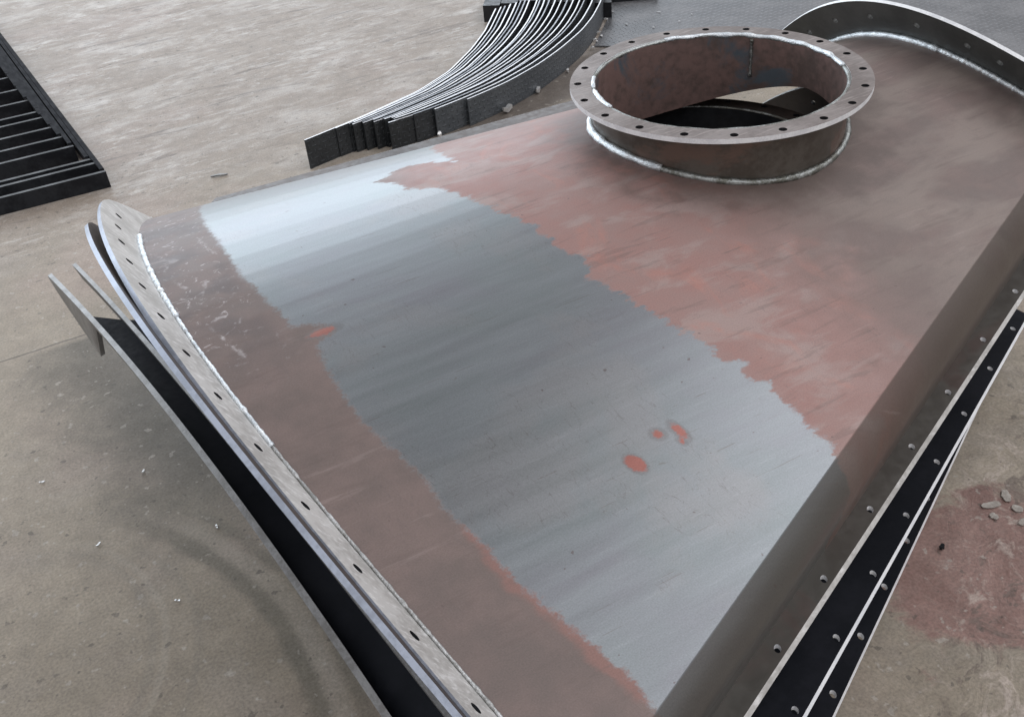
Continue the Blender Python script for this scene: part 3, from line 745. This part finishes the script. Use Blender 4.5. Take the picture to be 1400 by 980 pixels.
# ------------------------------------------------------------------ nested black frames on the left
fr_pts = [(-3.298, 6.971), (-3.317, 7.296), (-3.378, 7.453), (-3.467, 8.034), (-3.525, 8.444), (-3.562, 8.881), (-3.6, 9.338), (-3.612, 9.61), (-3.667, 10.169), (-3.70, 10.75), (-3.73, 11.4), (-3.77, 12.1), (-3.8, 12.9)]
fl = ['foremost black angle steel frame of the pile on the floor, nearest the duct end', 'second black angle frame, close behind the foremost one, dull red behind its bar']
for i, (cx, cy) in enumerate(fr_pts):
    hgt = .2; z0 = G + .004; ln = 9.5 - .45 * i
    nm = thing('angle_frame', fl[i] if i < 2 else f'{["", "", "third", "fourth", "fifth", "sixth", "seventh", "eighth", "ninth", "tenth", "eleventh", "twelfth", "rearmost visible"][i]} black angle steel frame back from the foremost in the pile', 'steel frame', 'black angle frames piled on the floor', B((cx, cy, G)))
    def bar(name, p0, p1, inward, rise):
        p0, p1, inward = (np.asarray(v, float) for v in (p0, p1, inward)); th = .022
        for nmx, prof in ((name, [(0, 0), (0, hgt + rise), (.05, hgt + rise), (.05, hgt + rise - th), (th, hgt + rise - th), (th, 0)]),):
            V = []
            for p in (p0, p1):
                for a_, z in prof: V.append(np.array([*(p + inward * a_), z0 + z]))
            n = len(prof); F = [(k, (k + 1) % n, n + (k + 1) % n, n + k) for k in range(n)] + [tuple(range(n))[::-1], tuple(range(n, 2 * n))]
            mi = [0] * len(F); mi[1] = 1
            o = link(nmx, B(V) - B((cx, cy, G)), F, [M['frame'], M['frame_edge'] if name == 'front_bar' else M['frame_top']], mi, nm)
            bm = bmesh.new(); bm.from_mesh(o.data); bmesh.ops.recalc_face_normals(bm, faces=bm.faces); bm.to_mesh(o.data); bm.free()
    d1 = np.array([-1., .083]); d1 /= np.linalg.norm(d1); d2 = np.array([-.035, 1.]); d2 /= np.linalg.norm(d2)
    p = np.array([cx, cy]); wdt = 2.6
    bar('front_bar', p, p + d1 * wdt, d2, 0.)
    bar('side_bar', p + d2 * .088, p + d2 * ln, d1, .012 + .003 * i)
    bar('side_bar', p + d1 * (wdt - .09) + d2 * .088, p + d1 * (wdt - .09) + d2 * ln, -d1, .012)
    nm.location = B((cx, cy, G))

# ------------------------------------------------------------------ tread plate sheet, frame and scraps behind the duct
def flat(name, poly, z0, th, mat, cell=None):
    n = len(poly); V = [(*p, z0 + th) for p in poly] + [(*p, z0) for p in poly]
    F = [tuple(range(n))] + [tuple(range(n, 2 * n))[::-1]] + [(k, (k + 1) % n, n + (k + 1) % n, n + k)[::-1] for k in range(n)]
    return link(name, B(V), F, mat, None, None, False, None, [(v[0] * U, v[1] * U) for v in V])
sh = flat('tread_plate_sheet', [(3.62, 6.9), (4.5, 7.8), (6.5, 10.4), (14, 10.4), (14, -2), (9.5, -2), (6.5, 4.0), (4.9, 5.6)], G + .004, .02, M['tread_floor'])
tag(sh, 'large worn tread plate sheet lying flat behind the nozzle and the far flange', 'steel sheet')
fw = thing('channel_offcut', 'short black steel channel lying on the tread plate at the top edge', 'steel offcut')
p0 = np.array([4.95, 8.33])
for nmx, a_, b_, hh, m in (('web', (0, 0), (.62, -.34), .10, M['mill']), ('flange', (.04, .10), (.70, -.26), .16, M['mill'])):
    a_, b_ = p0 + a_, p0 + b_; d = (b_ - a_) / np.linalg.norm(b_ - a_); nn = np.array([-d[1], d[0]]) * .03
    P4 = [a_, b_, b_ + nn, a_ + nn]; o = flat(nmx, P4, G + .0245, hh, m); o.parent = fw
blk = thing('steel_bundle', 'dark bundle of black flat bars standing behind the fanned strip ends', 'steel bars')
for k in range(7):
    o = flat('flat_bar', [(3.0 + .22 * k, 9.05 - .19 * k), (3.2 + .22 * k, 8.88 - .19 * k), (3.75 + .22 * k, 9.6 - .17 * k), (3.55 + .22 * k, 9.8 - .17 * k)], G + .004 , .25 + .03 * (k % 3), M['mill']); o.parent = blk

def scrap(name, label, cat, p, ln, wd, rz, mat, group=None, th=.012, bend=.3):
    n = 7; V = []
    for i in range(n):
        x = (i / (n - 1) - .5) * ln; w = wd * (1 - .5 * abs(2 * i / (n - 1) - 1) ** 2) * random.uniform(.8, 1.2); z = th * .5 + bend * th * math.sin(i * 1.3 + p[0])
        z = max(z, 0.001)
        for sy, zz in ((-1, z), (1, z * random.uniform(.9, 1.4)), (1, z + th), (-1, z + th * 1.1)): V.append((x, sy * w / 2, zz))
    F = [(i * 4 + k, i * 4 + (k + 1) % 4, i * 4 + 4 + (k + 1) % 4, i * 4 + 4 + k) for i in range(n - 1) for k in range(4)] + [(3, 2, 1, 0), tuple((n - 1) * 4 + k for k in range(4))]
    o = link(name, np.array(V) * U, F, mat); o.location = B((p[0], p[1], G + (p[2] if len(p) > 2 else .004))); o.rotation_euler = (0, 0, rz)
    bm = bmesh.new(); bm.from_mesh(o.data); bmesh.ops.recalc_face_normals(bm, faces=bm.faces); bm.to_mesh(o.data); bm.free()
    return tag(o, label, cat, group)
scrap('metal_sliver', 'lone curled metal sliver on the bare floor between the frames and the duct ridge', 'metal scrap', (-2.145, 6.38), .20, .035, -.35, M['rib'])
GR = 'bright metal scraps along the foot of the curved strips'
scrap('metal_chip', 'largest bright chip at the foot of the outermost strip', 'metal scrap', (1.46, 5.70), .16, .06, .3, M['chip'], GR, .05)
scrap('metal_chip', 'small bright chip farther along the strip foot, past the largest chip', 'metal scrap', (2.10, 5.99), .13, .04, .7, M['chip'], GR, .04)
scrap('metal_chip', 'bright chip by the strip foot just left of the nozzle flange', 'metal scrap', (2.79, 6.33), .07, .03, .9, M['chip'], GR, .03)
scrap('metal_chip', 'bright white fragment at the left end of the studded strip face', 'metal scrap', (.40, 5.53), .10, .05, 1.2, M['chip'], GR, .05)
for k in range(12):
    tq_ = random.random(); x = 3.45 + 1.15 * tq_ + random.uniform(0, .10); y = 6.83 + 1.2 * tq_ - random.uniform(.02, .12)
    scrap('metal_chip', 'one of the bright crumbs scattered where strips and tread plate sheet meet', 'metal scrap', (x, y, .026), random.uniform(.03, .08), random.uniform(.015, .03), random.uniform(0, 3), M['chip'], 'bright crumbs between strips and tread sheet', .015)
for k in range(5):
    scrap('metal_chip', 'one of the loose bright shavings lying on the tread plate sheet', 'metal scrap', (4.75 + random.uniform(-.5, .9), 7.1 + random.uniform(-.35, .35), .026), random.uniform(.03, .07), .014, random.uniform(0, 3), M['chip'], 'shavings on the tread sheet', .008)
for k, (x, y) in enumerate([(.55, -2.30), (.66, -2.42), (.48, -2.38), (.60, -2.52), (.70, -2.30)]):
    scrap('rubble_piece', 'one of the pale flat rubble pieces at the right edge of the near floor', 'rubble', (x, y), random.uniform(.05, .13), random.uniform(.03, .06), random.uniform(0, 3), M['stone'], 'pale rubble at the right edge', .007)
for x, y in ((-4.25, 1.55), (-3.95, .62), (-4.72, .95), (-4.95, 1.9), (-4.38, .1)):
    scrap('metal_chip', 'one of the tiny pale chips lying loose on the near left floor', 'metal scrap', (x, y), random.uniform(.02, .045), .014, random.uniform(0, 3), M['chip'], 'pale chips on the near left floor', .008)
scrap('floor_pebble', 'single dark pebble on the greenish floor right of the split flanges', 'pebble', (-.02, -2.38), .035, .03, .4, M['mill'], None, .02)

# ------------------------------------------------------------------ floor, light, camera
n = 2; fz = 0.
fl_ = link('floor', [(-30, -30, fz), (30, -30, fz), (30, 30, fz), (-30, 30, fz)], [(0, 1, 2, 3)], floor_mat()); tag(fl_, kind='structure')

W = bpy.data.worlds.new('World'); SC.world = W; W.use_nodes = True
nt = W.node_tree; bg = nt.nodes['Background']
class WN(NT):
    def __init__(s): s.t = nt
w = WN()
gen = w.n('ShaderNodeTexCoord').outputs['Generated']; sp = w.n('ShaderNodeSeparateXYZ'); w.l(gen, sp.inputs[0])
X, Y, Z = sp.outputs
hx = w.math('SQRT', w.add(w.mul(X, X), w.mul(Y, Y)))
def toward(az):
    c, s_ = math.cos(math.radians(az)), math.sin(math.radians(az))
    return w.math('DIVIDE', w.add(w.mul(X, c), w.mul(Y, s_)), w.add(hx, 1e-4))
back = w.sstep(toward(95), .35, .95)            # open side of the workshop
low_ = w.sstep(Z, .95, .12)
roof = w.sstep(Z, .35, .8)
fill_lobe = w.mul(w.sstep(toward(-4), .84, 1.0), w.mul(w.sstep(Z, .89, .79), w.sstep(Z, .40, .62)))     # bright lobe added to lighten the bare steel near the bend
side = w.mul(w.sstep(toward(-70), .25, .9), w.sstep(Z, .45, .8))
dark = w.mul(w.sstep(toward(18), .55, 1.0), w.sstep(Z, .79, .90))     # underside of the roof over the middle of the shop
str_ = w.add(.66, w.mul(w.mul(back, low_), 1.02))
str_ = w.add(str_, w.mul(fill_lobe, 2.3))
str_ = w.add(str_, w.mul(side, 1.45))
str_ = w.add(str_, w.mul(dark, -.54))
cool = w.mix(w.mul(back, low_), (.97, .965, 1.0), (.78, .89, 1.0))
w.l(cool, bg.inputs[0]); w.l(str_, bg.inputs[1])

def area(name, loc, target, sx, sy, power, col):
    L = bpy.data.lights.new(name, 'AREA'); L.shape = 'RECTANGLE'; L.size = sx; L.size_y = sy; L.energy = power; L.color = col
    o = bpy.data.objects.new(name, L); COL.objects.link(o); o.location = loc
    o.rotation_euler = (Vector(target) - Vector(loc)).to_track_quat('-Z', 'Y').to_euler(); return o
area('door_light', (-1.5, 9., 3.0), (-.3, .5, .4), 15, 5, 420, (.86, .93, 1.))

cd = bpy.data.cameras.new('camera'); cam = bpy.data.objects.new('camera', cd); COL.objects.link(cam)
yaw, pitch, roll = 1.0951210764958212, .6306694309720626, -.09989465816835395
Fv = np.array([math.cos(yaw) * math.cos(pitch), math.sin(yaw) * math.cos(pitch), -math.sin(pitch)])
Rv = np.cross(Fv, [0, 0, 1.]); Rv /= np.linalg.norm(Rv); Uv = np.cross(Rv, Fv)
c_, s_ = math.cos(roll), math.sin(roll); R2, U2 = c_ * Rv + s_ * Uv, -s_ * Rv + c_ * Uv
m = Matrix(((R2[0], U2[0], -Fv[0], 0), (R2[1], U2[1], -Fv[1], 0), (R2[2], U2[2], -Fv[2], 0), (0, 0, 0, 1)))
m.translation = Vector(B((-4.377929968, -5.06854764, 2.58846826))); cam.matrix_world = m
cd.sensor_width = 36; cd.sensor_fit = 'HORIZONTAL'; cd.lens = 1378.5482 / 1400 * 36; cd.clip_start = .02; cd.clip_end = 200
SC.camera = cam
SC.view_settings.view_transform = 'Standard'; SC.view_settings.look = 'None'; SC.view_settings.exposure = 0.; SC.view_settings.gamma = 1.
SC.cycles.max_bounces = 8
